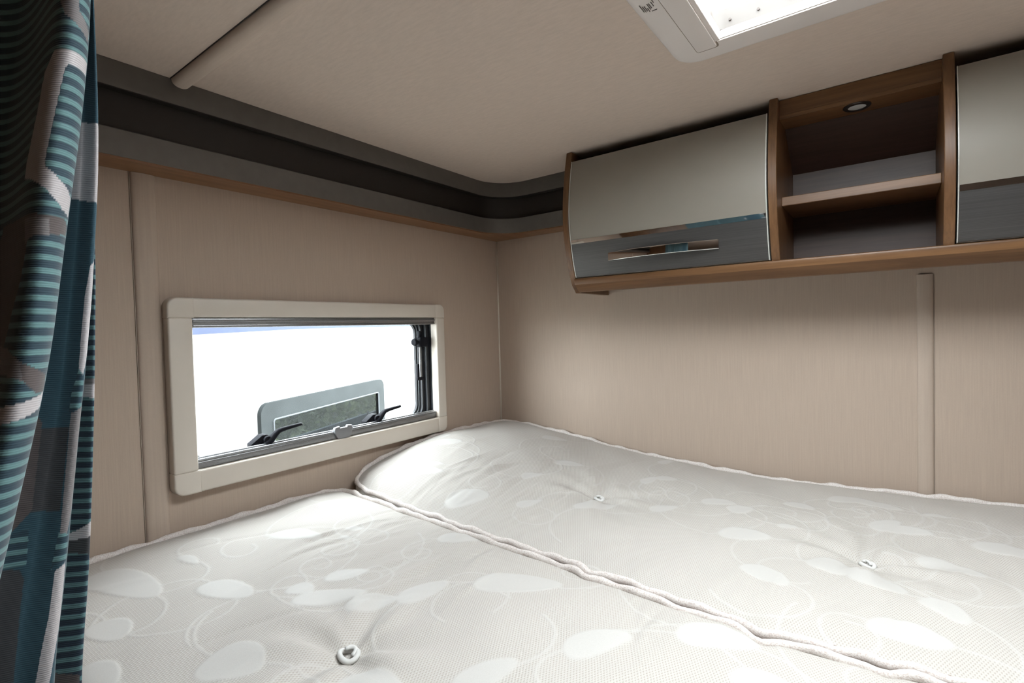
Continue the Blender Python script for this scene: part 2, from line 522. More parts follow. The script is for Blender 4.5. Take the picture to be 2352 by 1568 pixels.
# ------------------------------------------------------------------ roof light
sk = empty('window_2', 'white plastic roof light in the ceiling with bright sky above', 'roof light', kind='structure', loc=(1.135, -0.915, CEIL))
sx0, sx1, sy0, sy1 = 0.861, 1.409, -1.327, -0.507
ix0, ix1, iy0, iy1 = 0.938, 1.332, -1.262, -0.570
mb = MB()
lay = [(sx0, sx1, sy0, sy1, CEIL+0.0005, 0.045), (sx0+0.001, sx1-0.001, sy0+0.001, sy1-0.001, CEIL-0.005, 0.044), (sx0+0.006, sx1-0.006, sy0+0.006, sy1-0.006, CEIL-0.011, 0.040), (sx0+0.014, sx1-0.014, sy0+0.014, sy1-0.014, CEIL-0.0135, 0.034)]
rows = [[(x, y, z) for x, y in rrect(a, b, c, d, r, 10)] for a, b, c, d, z, r in lay]
rows.append([(x, y, CEIL-0.0145) for x, y in rrect(ix0, ix1, iy0, iy1, 0.006, 10)])
rows.append([(x, y, CEIL+0.004) for x, y in rrect(ix0, ix1, iy0, iy1, 0.006, 10)])
mb.grid(rows, closed_v=True)
mb.build('frame', 'whitep', sk, auto=35)
# raised blind cassette on the left side
mb = MB()
mb.prism(rrect(0.9085, 0.9420, -1.260, -0.5610, 0.004, 4), 'z', CEIL-0.0190, CEIL-0.012, 0.0012, 2)
mb.prism([(0.9355, -1.258), (0.9500, -1.258), (0.9500, -0.574), (0.9355, -0.574)], 'z', CEIL-0.0165, CEIL+0.002, 0.001, 1)
mb.build('blind_cassette', 'whitep', sk, auto=40)
MB().prism(rrect(0.9060, 0.9440, -1.2620, -0.5530, 0.006, 4), 'z', CEIL-0.01530, CEIL-0.0142).build('gap_line', M['joint'], sk)
# upstand through the roof
mb = MB()
rows = [[(x, y, z) for x, y in rrect(ix0+e, ix1-e, iy0+e, iy1-e, 0.02, 8)] for e, z in ((0.0, CEIL+0.002), (0.001, CEIL+0.02), (0.002, CEIL+0.034))]
rows += [[(x, y, z) for x, y in rrect(ix0-0.012, ix1+0.012, iy0-0.012, iy1+0.012, 0.025, 8)] for z in (CEIL+0.034, CEIL+0.002)]
mb.grid(rows, closed_v=True, closed_u=True)
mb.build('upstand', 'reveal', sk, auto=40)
MB().box(ix0+0.006, ix1-0.006, iy1-0.006, iy1-0.002, CEIL-0.0140, CEIL-0.009, 0.001).build('blind_rail', M['whitep'], sk)
for k, x in enumerate((0.966, 1.010, 1.058, 1.106, 1.154, 1.202, 1.250, 1.298)):
    MB().cyl((x, iy1-0.0016, CEIL+0.014), 'y', 0.0022, 0.003, 10).build('hole_disc', 'hole_dark', sk)  # dark discs added for the reveal's small holes, shade put into their colour
mb = MB()
rows = []
for k in range(8):
    f = k/7
    e = -0.012 + 0.18*f
    rows.append([(x, y, CEIL+0.055+0.045*math.sin(f*math.pi/2)) for x, y in rrect(ix0+e, ix1-e, iy0+e, iy1-e, 0.03, 6)])
vs = mb.grid(rows, closed_v=True)
mb.bm.faces.new(vs[-1])
mb.build('dome_pane', 'glass', sk, True)
# small printed marks near the frame's left edge
mb = MB()
random.seed(4)
for (x, y0, ln) in ((0.8775, -0.728, 0.020), (0.8800, -0.726, 0.016), (0.8825, -0.7275, 0.014), (0.8850, -0.724, 0.010), (0.8880, -0.7285, 0.016), (0.8905, -0.731, 0.013), (0.8945, -0.734, 0.012), (0.8975, -0.742, 0.012)):
    mb.box(x, x+0.0009, y0-ln, y0, CEIL-0.0148, CEIL-0.0138)
mb.box(0.8885, 0.8965, -0.7235, -0.7228, CEIL-0.0148, CEIL-0.0138)
mb.build('printed_mark', 'ink', sk)

# ------------------------------------------------------------------ overhead lockers
PROF = [(1.4965, -0.182), (1.504, -0.193), (1.515, -0.2015), (1.531, -0.211), (1.552, -0.2195), (1.574, -0.2265), (1.605, -0.234), (1.635, -0.2405), (1.66, -0.2445), (1.683, -0.247), (1.71, -0.248), (1.732, -0.247), (1.77, -0.243), (1.808, -0.2370), (1.85, -0.2285), (CEIL-0.001, -0.217)]
pz = [p[0] for p in PROF]; py = [p[1] for p in PROF]
def yf(z):
    return float(np.interp(z, pz, py))
def side_poly(z0, z1, off=0.0, back=0.0, n=18):
    zs = [z0 + (z1-z0)*k/n for k in range(n+1)]
    return [(yf(z)-off, z) for z in zs] + [(back, z1), (back, z0)]

def side_panel(name, x0, x1, z0, z1, parent, off=0.0, mat='wood_z'):
    return MB().prism(side_poly(z0, z1, off), 'x', x0, x1, 0.0012, 1).build(name, mat, parent, auto=30)

def curved_plate(x0, x1, z0, z1, off, th, n=18, bev=0.0):
    zs = [z0 + (z1-z0)*k/n for k in range(n+1)]
    poly = [(yf(z)-off, z) for z in zs] + [(yf(z)-off+th, z) for z in reversed(zs)]
    mb = MB().prism(poly, 'x', x0, x1, bev, 1)
    return mb

def door(parent, x0, x1):
    d = curved_plate(x0, x1, 1.5385, 1.8655, -0.001, 0.016, 20, 0.0010).build('door', 'cream', parent, auto=30)
    lb = curved_plate(x0+0.0012, x1-0.0016, 1.5400, 1.6300, 0.0006, 0.003, 10).build('lower_band', 'door_grey', d, auto=30)
    lb['label'] = 'dark grey lower band of the door'
    cs = curved_plate(x0+0.0012, x1-0.0016, 1.6300, 1.6415, 0.0012, 0.0035, 3, 0.0005).build('chrome_strip', 'chrome', d, auto=30)
    cs['label'] = 'chrome strip across the door'
    for (a, b2) in ((x0-0.0008, x0+0.0006), (x1-0.0012, x1+0.0008)):
        zs = [1.5385 + (1.8655-1.5385)*k/16 for k in range(17)]
        poly = [(yf(z)-0.0012, z) for z in zs] + [(yf(z)+0.014, z) for z in reversed(zs)]
        MB().prism(poly, 'x', a, b2).build('edge_banding', 'edge', d, auto=30)
    # bowed chrome handle
    xc, hw = (x0+x1)/2+0.002, 0.1435
    h = MB()
    rows = []
    n = 28
    for k in range(n+1):
        t = -1 + 2*k/n
        x = xc + hw*t
        zc = 1.586
        yb = yf(zc) - 0.0215 + 0.0185*t*t
        hh = 0.0112
        rows.append([(x, yb+0.0008, zc-hh), (x, yb, zc-hh+0.0012), (x, yb-0.0004, zc), (x, yb, zc+hh-0.0012), (x, yb+0.0008, zc+hh), (x, yb+0.0055, zc+hh), (x, yb+0.0055, zc-hh)])
    vs = h.grid(rows, closed_v=True)
    h.bm.faces.new(vs[0][::-1]); h.bm.faces.new(vs[-1])
    hd = h.build('handle', 'chrome', d, auto=30)
    hd['label'] = 'bowed chrome bar handle'
    return d

XA0, XA1 = 0.4355, 0.4535
XB0, XB1 = 0.9640, 0.9815
XC0, XC1 = 1.2620, 1.2790
XD0, XD1 = 1.8080, 1.8255
def locker(x0, x1, label, end=None):
    r = empty('overhead_locker', label, 'cupboard', 'overhead lockers', loc=((x0+x1)/2, 0, 1.51))
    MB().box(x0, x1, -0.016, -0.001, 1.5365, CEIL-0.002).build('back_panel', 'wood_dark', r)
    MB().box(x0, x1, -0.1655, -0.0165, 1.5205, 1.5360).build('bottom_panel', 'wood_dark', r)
    MB().box(x0, x1, -0.1000, -0.0860, 1.8450, CEIL-0.0015).build('top_rail', 'gap_shade', r)
    MB().box(x0, x1, -0.2000, -0.0165, 1.8300, 1.8445).build('top_panel', 'gap_shade', r)
    door(r, x0+0.0035, x1-0.0040)
    return r
lk1 = locker(XA1, XB0, 'walnut overhead locker nearest the wall corner with its cream door fully in view')
side_panel('end_panel', XA0, XA1, 1.4965, CEIL-0.001, lk1, 0.0)
lk2 = locker(XC1, XD0, 'overhead locker with cream door cut off by the right edge of the picture')
side_panel('end_panel', XD0, XD1, 1.4965, CEIL-0.001, lk2, 0.0)

su = empty('open_shelf_unit', 'open walnut shelf unit between the two cream locker doors', 'shelf', loc=((XB1+XC0)/2, 0, 1.51))
side_panel('side_panel', XB0, XB1, 1.5365, CEIL-0.001, su, 0.002)
side_panel('side_panel', XC0, XC1, 1.5365, CEIL-0.001, su, 0.002)
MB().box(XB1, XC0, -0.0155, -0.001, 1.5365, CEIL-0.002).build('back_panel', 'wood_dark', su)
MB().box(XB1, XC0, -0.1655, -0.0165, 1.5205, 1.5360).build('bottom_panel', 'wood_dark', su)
MB().box(XB1, XC0, -0.188, -0.0165, 1.6610, 1.6815, 0.0012, 1).build('shelf_board', 'wood', su, auto=30)
MB().box(XB1, XC0, -0.1990, -0.1840, 1.8620, CEIL-0.0015).build('front_rail', 'wood', su)
MB().box(XB1, XC0, -0.1995, -0.118, 1.8530, 1.8615).build('top_panel', 'wood', su)
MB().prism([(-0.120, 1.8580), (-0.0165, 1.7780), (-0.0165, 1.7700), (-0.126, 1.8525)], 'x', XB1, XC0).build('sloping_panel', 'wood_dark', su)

# continuous bottom rail
rp = [(-0.1655, 1.5365), (-0.2160, 1.5365), (-0.2205, 1.5345), (-0.2215, 1.5300), (-0.2185, 1.5180), (-0.2120, 1.5125), (-0.1960, 1.5000), (-0.1880, 1.4975), (-0.1780, 1.4985), (-0.1655, 1.5050)]
rl = MB().prism(rp, 'x', XA1+0.0005, XD0-0.0005).build('bottom_rail', 'wood', None, auto=28)
tag(rl, 'long rounded walnut rail running under the overhead lockers', 'rail')

dl = empty('downlight', 'small round downlight recessed in the roof of the open shelf', 'light', loc=(1.125, -0.172, 1.853))
mb = MB()
prof = [(0.0255, 1.8530), (0.0255, 1.8515), (0.0235, 1.8496), (0.0190, 1.8490), (0.0165, 1.8500), (0.0160, 1.8530)]
mb.grid([[(1.125+r*math.cos(t), -0.172+r*math.sin(t), z) for t in [k*2*math.pi/28 for k in range(28)]] for r, z in prof], closed_v=True)
mb.build('rim', 'lamp_rim', dl, auto=40)
mb = MB()
rows = [[(1.125+r*math.cos(t), -0.172+r*math.sin(t), z) for t in [k*2*math.pi/28 for k in range(28)]] for r, z in ((0.0172, 1.8512), (0.012, 1.8500), (0.005, 1.8496))]
vs = mb.grid(rows, closed_v=True); mb.bm.faces.new(vs[-1])
mb.build('lens', 'lens', dl, True)

# ------------------------------------------------------------------ bed base and mattresses
bb = empty('bed_base', 'boxed wooden bed base under the two mattresses', 'bed', loc=(1.05, -0.67, 0))
MB().box(0.002, WID-0.002, -1.362, -0.002, 0.835, 0.860).build('slat_board', 'wood', bb)
MB().box(0.002, WID-0.002, -1.362, -1.342, 0.0, 0.835).build('front_panel', 'wood_z', bb)

def fabric():
    n = NT('mattress_ticking')
    v = n.coords()
    sp = n.n('ShaderNodeSeparateXYZ'); n.l(v, sp.inputs[0])
    wob = n.math('MULTIPLY', n.math('SUBTRACT', n.noise(v, 9.0, 2), 0.5), 6.0)
    K = 2*math.pi/0.0040
    a = n.math('ADD', n.math('MULTIPLY', n.math('ADD', sp.outputs[0], n.math('MULTIPLY', sp.outputs[1], 0.55)), K), wob)
    b = n.math('ADD', n.math('MULTIPLY', n.math('SUBTRACT', sp.outputs[0], n.math('MULTIPLY', sp.outputs[1], 0.55)), K), wob)
    h = n.math('MULTIPLY', n.math('ADD', n.math('SINE', a), n.math('SINE', b)), 0.25)
    h = n.math('ADD', h, 0.5)                       # 0 = hole, 1 = thread
    at = n.n('ShaderNodeAttribute', attribute_name='leaf')
    lf = at.outputs['Fac']
    mesh_c = n.ramp(h, [(0.12, (0.365, 0.330, 0.295)), (0.45, (0.468, 0.442, 0.410))])
    fine = n.noise(n.coords((900, 900, 900)), 1.0, 1)
    leaf_c = n.ramp(fine, [(0.3, (0.468, 0.449, 0.425)), (0.7, (0.500, 0.483, 0.460))])
    n.base(n.mix(lf, mesh_c, leaf_c), n.math('SUBTRACT', 0.78, n.math('MULTIPLY', lf, 0.2)), 0, 0.25)
    n.b.inputs['Sheen Weight'].default_value = 0.1
    hh = n.math('ADD', n.math('MULTIPLY', h, n.math('SUBTRACT', 1.0, lf)), n.math('MULTIPLY', lf, 1.3))
    n.bump(hh, 0.45, 0.0012)
    return n.m
M['ticking'] = fabric()
M['side'] = plain('mattress_side', (0.55, 0.52, 0.48), 0.8)
def piping_mat():
    n = NT('piping_tape')
    v = n.coords((1, 1, 1))
    f = n.noise(n.coords((500, 500, 700)), 1.0, 2)
    n.base(n.ramp(f, [(0.32, (0.47, 0.39, 0.355)), (0.55, (0.66, 0.615, 0.585))]), 0.5, 0, 0.4)
    n.bump(f, 0.4, 0.001)
    return n.m
M['piping'] = piping_mat()

LEAVES = [  # x, y, half length, half width, angle
    (0.185, -1.232, .085, .034, 15), (0.317, -1.286, .034, .024, 10), (0.335, -1.140, .050, .026, 20), (0.239, -0.967, .055, .024, 25),
    (0.168, -0.813, .055, .028, 20), (0.150, -0.790, .040, .020, 60), (0.526, -1.217, .040, .034, 30), (0.492, -1.060, .055, .024, 50), (0.435, -1.073, .022, .020, 20),
    (0.304, -0.878, .018, .009, 40), (0.175, -1.134, .026, .010, 10), (0.322, -0.913, .010, .007, 10), (0.450, -1.000, .036, .018, 60),
    (0.413, -1.322, .035, .018, 10), (0.596, -0.965, .045, .022, 75), (0.706, -0.865, .070, .032, 35), (0.509, -0.791, .040, .024, 40),
    (0.556, -1.030, .040, .020, 60), (1.000, -0.835, .050, .026, 20), (1.080, -0.90, .05, .024, -20), (0.88, -0.93, .05, .024, 60),
    (0.70, -1.14, .045, .024, 10), (0.80, -1.06, .045, .022, 70), (1.164, -0.880, .05, .026, -10), (1.25, -0.83, .05, .024, 30),
    (0.060, -0.395, .042, .024, 60), (0.125, -0.420, .045, .026, 40), (0.190, -0.570, .050, .018, 30), (0.215, -0.600, .055, .020, 20),
    (0.398, -0.640, .052, .034, 50), (0.529, -0.577, .034, .016, 70), (0.653, -0.501, .05, .024, 50), (0.663, -0.085, .03, .014, 70),
    (0.689, -0.271, .03, .016, 70), (0.723, -0.242, .026, .018, 20), (0.781, -0.424, .036, .018, 60), (0.872, -0.333, .036, .022, 20),
    (0.923, -0.352, .030, .022, 60), (0.958, -0.486, .046, .026, 15), (1.021, -0.255, .032, .022, -20), (1.108, -0.160, .044, .026, 10),
    (1.163, -0.175, .038, .020, -10), (1.171, -0.290, .036, .020, 60), (1.201, -0.305, .040, .020, 0), (1.250, -0.198, .020, .010, 0),
    (1.020, -0.625, .040, .026, -30), (1.105, -0.532, .038, .032, -20), (1.163, -0.560, .038, .026, -15), (1.257, -0.440, .046, .020, -25),
    (1.338, -0.335, .046, .026, -20), (1.019, -0.407, .018, .010, 20), (1.240, -0.610, .034, .020, -50), (1.198, -0.690, .045, .026, 0),
    (1.42, -0.20, .04, .02, 30), (1.44, -0.55, .04, .022, -30), (0.33, -0.15, .04, .02, 40), (0.47, -0.30, .04, .02, 20), (0.45, -0.45, .03, .015, 60),
]
rs = np.random.RandomState(11)
CURVES = []
for (x, y, a, b, ang) in LEAVES:
    for q in range(2):
        th = math.radians(ang) + (0 if q else math.pi) + rs.uniform(-0.3, 0.3)
        px, pyy = x + a*0.95*math.cos(th), y + a*0.95*math.sin(th)
        kap = rs.choice([-1, 1])*rs.uniform(8, 22)
        grow = rs.uniform(0.97, 1.05)
        pts = []
        for s in range(rs.randint(22, 44)):
            pts.append((px, pyy))
            px += 0.006*math.cos(th); pyy += 0.006*math.sin(th)
            th += kap*0.006; kap *= grow
            if abs(kap) > 70: break
        CURVES.append(np.array(pts))

def leaf_mask(X, Y):
    m = np.zeros_like(X)
    for (x, y, a, b, ang) in LEAVES:
        c, s = math.cos(math.radians(ang)), math.sin(math.radians(ang))
        dx, dy = X-x, Y-y
        u = (dx*c + dy*s)/a; v = (-dx*s + dy*c)/b
        v = v*(1+0.25*u) + 0.22*u*u - 0.1
        d = 1 - np.sqrt(u*u + v*v)
        m = np.maximum(m, np.clip(0.5 + d*min(a, b)/0.0030, 0, 1))
    for pts in CURVES:
        x0, y0 = pts.min(0)-0.01; x1, y1 = pts.max(0)+0.01
        sel = np.where((X > x0) & (X < x1) & (Y > y0) & (Y < y1))
        if len(sel[0]) == 0: continue
        xs, ys = X[sel], Y[sel]
        best = np.full(xs.shape, 9.0)
        for k in range(len(pts)-1):
            p, q = pts[k], pts[k+1]
            d = q-p; L = d@d + 1e-12
            t = np.clip(((xs-p[0])*d[0] + (ys-p[1])*d[1])/L, 0, 1)
            best = np.minimum(best, np.hypot(xs-p[0]-t*d[0], ys-p[1]-t*d[1]))
        m[sel] = np.maximum(m[sel], np.clip((0.0030-best)/0.0026, 0, 0.65))
    return m

RIDGES = []
for k in range(150):
    RIDGES.append((rs.uniform(0.12, 1.4), rs.uniform(-1.3, -0.05), math.pi/2 + rs.uniform(-0.45, 0.25), rs.uniform(0.05, 0.16), rs.uniform(0.006, 0.013), rs.uniform(-1, 1)*0.0024))
for k in range(70):     # a denser family of creases left of centre
    RIDGES.append((rs.uniform(0.25, 0.62), rs.uniform(-1.0, -0.45), math.pi/2 + rs.uniform(-0.35, 0.05), rs.uniform(0.06, 0.14), rs.uniform(0.005, 0.009), rs.uniform(0.3, 1)*rs.choice([-1, 1])*0.0026))
TUFTS = [(0.615, -1.113), (0.627, -0.431), (1.147, -0.461), (1.15, -1.11), (1.67, -1.11), (1.67, -0.45)]

def relief(X, Y):
    z = np.zeros_like(X)
    for (x, y, th, L, wd, am) in RIDGES:
        c, s = math.cos(th), math.sin(th)
        dx, dy = X-x, Y-y
        u = dx*c + dy*s
        sel = np.abs(u) < 2.4*L
        v = -dx*s + dy*c + 0.15*u*u/L
        z += np.where(sel, am*np.exp(-(u/L)**2 - (v/wd)**2), 0)
    z += 0.0030*np.sin(X*13+1)*np.sin(Y*17+2) + 0.002*np.sin(X*31+Y*9)*np.sin(Y*27-X*5)
    for k, (x, y) in enumerate(TUFTS):
        r = np.hypot(X-x, Y-y); t = np.arctan2(Y-y, X-x)
        z -= 0.014*np.exp(-(r/0.035)**2) + 0.008*np.exp(-(r/0.11)**2)
        z += 0.0042*np.exp(-((r-0.05)/0.045)**2)*np.sin(5*t + 1.3*k + 9*r) * np.clip(r/0.03, 0, 1)
        z += 0.0022*np.exp(-((r-0.09)/0.06)**2)*np.sin(9*t + 2.1*k - 12*r) * np.clip(r/0.04, 0, 1)
    return z

def lift_back(X, Y):
    lx = np.interp(X, [0, .11, .29, .39, .455, .6, .75, .93, 1.05, 1.26, 1.4], [.075, .075, .056, .040, .026, .011, .002, -.010, -.006, .003, .006])
    ly = np.interp(-Y, [0, .02, .12, .24, .36, .487, .56, .615, .65, .68, .71], [.86, .88, .95, 1, 1, .84, .70, .52, .34, .17, .0])
    neg = np.clip(1 - (-Y)/0.25, 0, 1)
    return np.where(lx > 0, lx*ly, lx*neg)
def lift_zero(X, Y):
    return 0.010*np.exp(-((X-0.0)/0.25)**2)*np.clip((-Y-0.70)/0.12, 0, 1) - 0.002

def mattress(name, label, ya, yb, zt, lift, front_wave, back_wave, seed):
    """ya: edge towards the wall (larger y), yb: edge towards the camera"""
    x0, x1 = 0.012, WID-0.012
    r = 0.055
    nx_a = np.arange(x0, 1.46, 0.0029)
    nx_b = np.arange(1.46, x1+1e-6, 0.012)
    ux = np.concatenate([nx_a, nx_b]); ux = (ux-x0)/(ux[-1]-x0)
    ny = int((ya-yb)/0.0029)
    vy = np.linspace(0, 1, ny)
    e = 0.5*(vy + (1-np.cos(vy*math.pi))/2)      # denser rows at both edges for the rounded corners
    ys = ya + (yb-ya)*e
    d = np.minimum(ya-ys, ys-yb)
    inset = np.where(d < r, r - np.sqrt(np.maximum(0, r*r - (r-d)**2)), 0)
    U, YS = np.meshgrid(ux, ys)
    INS = np.repeat(inset[:, None], len(ux), 1)
    X = (x0+INS) + U*((x1-INS)-(x0+INS))
    fa = (ya-YS)/(ya-yb)
    Y = YS + back_wave(X)*(1-fa)**3 + front_wave(X)*fa**3
    de = np.minimum(np.minimum(X-x0, x1-X), np.minimum(ya-YS, YS-yb)) 
    de = np.minimum(de, np.hypot(np.maximum(0, r-(X-x0)), np.maximum(0, r-np.minimum(ya-YS, YS-yb)))*-1 + r*1.0 + np.where((X-x0 < r) & (np.minimum(ya-YS, YS-yb) < r), 0, 9))
    de = np.maximum(de, 0)
    edge = np.exp(-(de/0.022)**2)
    L = leaf_mask(X, Y)
    Z = zt + lift(X, Y) + relief(X, Y)*(1-edge) - 0.009*edge + 0.006*(1-np.exp(-(de/0.09))) + 0.0007*L
    rows, cols = X.shape
    P = np.stack([X, Y, Z], -1).reshape(-1, 3)
    idx = np.arange(rows*cols).reshape(rows, cols)
    q = np.stack([idx[:-1, :-1], idx[1:, :-1], idx[1:, 1:], idx[:-1, 1:]], -1).reshape(-1, 4)
    # border loop, then sides
    loop = np.concatenate([idx[0, :], idx[1:, -1], idx[-1, -2::-1], idx[-2:0:-1, 0]])
    root = empty(name, label, 'mattress', 'mattresses on the bed', loc=(1.05, (ya+yb)/2, 0.861))
    def mk(nm, verts, quads, mat, attr=None):
        me = bpy.data.meshes.new(nm)
        me.vertices.add(len(verts)); me.vertices.foreach_set('co', np.ascontiguousarray(verts, np.float32).ravel())
        me.loops.add(quads.size); me.loops.foreach_set('vertex_index', np.ascontiguousarray(quads, np.int32).ravel())
        me.polygons.add(len(quads))
        me.polygons.foreach_set('loop_start', np.arange(len(quads), dtype=np.int32)*4)
        me.update(calc_edges=True); me.validate()
        me.polygons.foreach_set('use_smooth', [True]*len(me.polygons))
        if attr is not None:
            at = me.attributes.new('leaf', 'FLOAT', 'POINT')
            at.data.foreach_set('value', attr.ravel().astype(np.float32))
        o = link(nm, me, mat, root)
        o.matrix_parent_inverse = root.matrix_world.inverted()
        return o
    top = mk('top_cover', P, q, 'ticking', L)
    top['label'] = 'cream quilted cover with leaf pattern'
    lp = P[loop]
    step = 3
    cen = lp.mean(0)
    sub = lp[::step]
    nrm = np.roll(sub, -1, 0) - np.roll(sub, 1, 0)
    nrm = np.stack([-nrm[:, 1], nrm[:, 0]], 1); nrm /= np.linalg.norm(nrm, axis=1, keepdims=True)+1e-9
    sgn = np.sign(((sub[:, :2]-cen[:2])*nrm).sum(1).mean()); nrm *= sgn
    lv = []
    zb = 0.8615
    for f, bul in ((0.0, -0.001), (0.10, 0.0005), (0.5, 0.002), (0.9, 0.0005), (1.0, -0.004)):
        a = sub.copy()
        a[:, 2] = sub[:, 2]*(1-f) + zb*f
        a[:, :2] += nrm*bul
        lv.append(a)
    n = len(sub)
    V = np.concatenate(lv)
    qq = []
    for k in range(len(lv)-1):
        i = np.arange(n); j = (i+1) % n
        qq.append(np.stack([k*n+i, k*n+j, (k+1)*n+j, (k+1)*n+i], 1))
    mk('side_border', V, np.concatenate(qq), 'side')
    # piping along the top edge (a wavy rolled tape)
    rr = np.random.RandomState(seed)
    ps = lp[::4].copy()
    t = np.concatenate([[0], np.cumsum(np.linalg.norm(np.diff(ps, axis=0), axis=1))])
    ps[:, 2] += 0.0030 + 0.0016*np.sin(t*55+seed) + 0.0012*np.sin(t*121)
    n2 = nrm[np.minimum((np.arange(len(ps))*4)//step, len(nrm)-1)]
    ps[:, :2] += n2*(-0.0030 + 0.0010*np.sin(t*83+1)[:, None])
    pb = MB()
    seg = 8
    rad = 0.0074 + 0.0007*np.sin(t*95) 
    rws = []
    for i in range(len(ps)):
        ax = Vector((n2[i][0], n2[i][1], 0)); 
        c = Vector(ps[i])
        rws.append([c + ax*math.cos(k/seg*2*math.pi)*rad[i]*0.75 + Vector((0, 0, 1))*math.sin(k/seg*2*math.pi)*rad[i] for k in range(seg)])
    pb.grid(rws, closed_u=True, closed_v=True)
    pp = pb.build('piping', 'piping', root, True)
    pp['label'] = 'cream rolled piping round the edge'
    # stitches beside the piping along the edge towards the camera, seen as small dark dashes
    sb = MB()
    ln = P.reshape(rows, cols, 3)
    jj = np.where((X[-1] > 0.5) & (X[-1] < 1.45))[0][::3]
    ri = int(np.argmin(np.abs(ys-(yb+0.0095))))
    for j in jj:
        p = ln[ri, j]
        sb.box(p[0]-0.0016, p[0]+0.0016, p[1]-0.0006, p[1]+0.0006, p[2]+0.0002, p[2]+0.0012)
    sb.build('stitching', M['stitch'], root)
    return root, ln, ux, ys
M['stitch'] = plain('stitch_thread', (0.34, 0.29, 0.25), 0.8)
def bump1(x, c, w, a):
    return a*np.exp(-((x-c)/w)**2)
def seam(x):
    return np.interp(x, [0, .05, .3, .54, .75, .86, 1.05, 1.18, 1.28, 1.6], [-.700, -.703, -.722, -.738, -.752, -.762, -.775, -.764, -.756, -.75]) + 0.0015*np.sin(x*38) + bump1(x, 0.545, .02, -.004) + bump1(x, .775, .015, -.006) + bump1(x, 1.047, .018, -.016) + bump1(x, 1.175, .016, -.008)
mattress('mattress', 'cream quilted mattress along the wall under the lockers, its corner lifted by the window', -0.014, -0.690, 0.9945,
         lift_back, lambda x: seam(x)+0.690+0.012*np.clip(1-x/0.5, 0, 1)+0.001, lambda x: 0*x - 0.006*np.exp(-((x-0.93)/.25)**2), 3)
mattress('mattress', 'cream quilted mattress nearest the camera, beside the curtain', -0.715, -1.362, 0.9930,
         lift_zero, lambda x: 0*x, lambda x: seam(x)+0.715-0.0060, 7)
# buttons on the tufts
M['button'] = plain('tuft_cord', (0.58, 0.57, 0.55), 0.6)
for k, (x, y) in enumerate(TUFTS[:3]):
    par = [o for o in bpy.data.objects if o.name.startswith('mattress') and o.parent is None][0 if y > -0.7 else 1]
    zz = 0.9945 + float(relief(np.array([x]), np.array([y]))[0]) + 0.0045
    if y > -0.7: zz += float(lift_back(np.array([x]), np.array([y]))[0])
    mb = MB()
    rx, ry = (0.0135, 0.0105) if k == 0 else (0.010, 0.0075)
    mb.tube([(x+rx*math.cos(t), y+ry*math.sin(t), zz+0.004+0.002*math.sin(2*t)) for t in [i*2*math.pi/20 for i in range(20)]], 0.0036, 8, closed=True)
    mb.tube([(x+rx*0.5*math.cos(t), y+ry*0.9*math.sin(t), zz+0.005+0.004*math.sin(t/2)) for t in [i*math.pi/10 for i in range(11)]], 0.0030, 8)
    b = mb.build('tuft_button', 'button', par, True)
    b['label'] = 'white stitched tuft'

# ------------------------------------------------------------------ curtain
def ray(u, v):
    return (r2*((u-1176)/FPX) - u2*((v-784)/FPX) + fw)
def onx(u, v, X):
    d = ray(u, v); t = (X-CAM.x)/d.x
    p = CAM + d*t
    return p.y, p.z
# folds of the hanging cloth: depth X of each fold line and its course down the curtain
FOLDS = [
    (0.600, [(-160, 0), (-160, 1568)]),
    (0.640, [(50, 0), (15, 300), (-25, 650), (-70, 1000), (-120, 1568)]),
    (0.735, [(150, 0), (120, 150), (100, 285), (80, 450), (55, 663), (30, 850), (-5, 1000), (-60, 1250), (-120, 1568)]),
    (0.728, [(212, 0), (198, 150), (186, 285), (162, 450), (150, 510), (135, 663), (117, 800), (111, 840), (90, 945), (50, 1105), (10, 1290), (-20, 1400), (-60, 1568)]),
    (0.660, [(165, 0), (150, 285), (125, 510), (90, 800), (60, 945), (10, 1105), (-30, 1290), (-90, 1568)]),
    (0.665, [(198, 0), (192, 285), (180, 510), (150, 800), (135, 945), (105, 1105), (75, 1290), (25, 1568)]),
    (0.672, [(213, 0), (221, 170), (226, 300), (223, 460), (213, 610), (203, 800), (190, 864), (186, 940), (179, 1010), (163, 1157), (153, 1270), (148, 1331), (138, 1423), (115, 1561)]),
    (0.610, [(170, 0), (175, 300), (170, 600), (155, 900), (130, 1200), (70, 1568)]),
    (0.625, [(190, 0), (203, 300), (214, 480), (219, 560), (218, 700), (217, 800), (216, 900), (212, 1050), (209, 1150), (207, 1220), (205, 1280), (200, 1360), (193, 1450), (182, 1568)]),
    (0.570, [(150, 0), (160, 800), (90, 1568)]),
    (0.560, [(175, 0), (190, 800), (140, 1568)]),
    (0.500, [(140, 0), (150, 800), (70, 1568)]),
    (0.470, [(160, 0), (170, 800), (110, 1568)]),
    (0.430, [(130, 0), (140, 800), (70, 1568)]),
]
ZC = np.concatenate([np.linspace(0.42, 1.085, 60, endpoint=False), np.linspace(1.085, 1.665, 470, endpoint=False), np.linspace(1.665, 1.885, 20)])
NZ = len(ZC)
SEGN = [12, 60, 60, 16, 50, 60, 16, 60, 12, 8, 8, 8, 8]
KN = []
for X, pth in FOLDS:
    yz = [onx(u, v, X) for u, v in pth]
    yz.sort(key=lambda p: p[1])
    zz = [p[1] for p in yz]; yy = [p[0] for p in yz]
    y = np.interp(ZC, zz, yy)
    zu = np.linspace(ZC[0], ZC[-1], 600)     # soften the polyline
    yu = np.interp(zu, zz, yy)
    yu = np.convolve(np.concatenate([np.full(20, yu[0]), yu, np.full(20, yu[-1])]), np.ones(41)/41, 'valid')
    y = np.interp(ZC, zu, yu)
    KN.append((np.full(NZ, X), y))
KX = np.array([k[0] for k in KN]); KY = np.array([k[1] for k in KN])
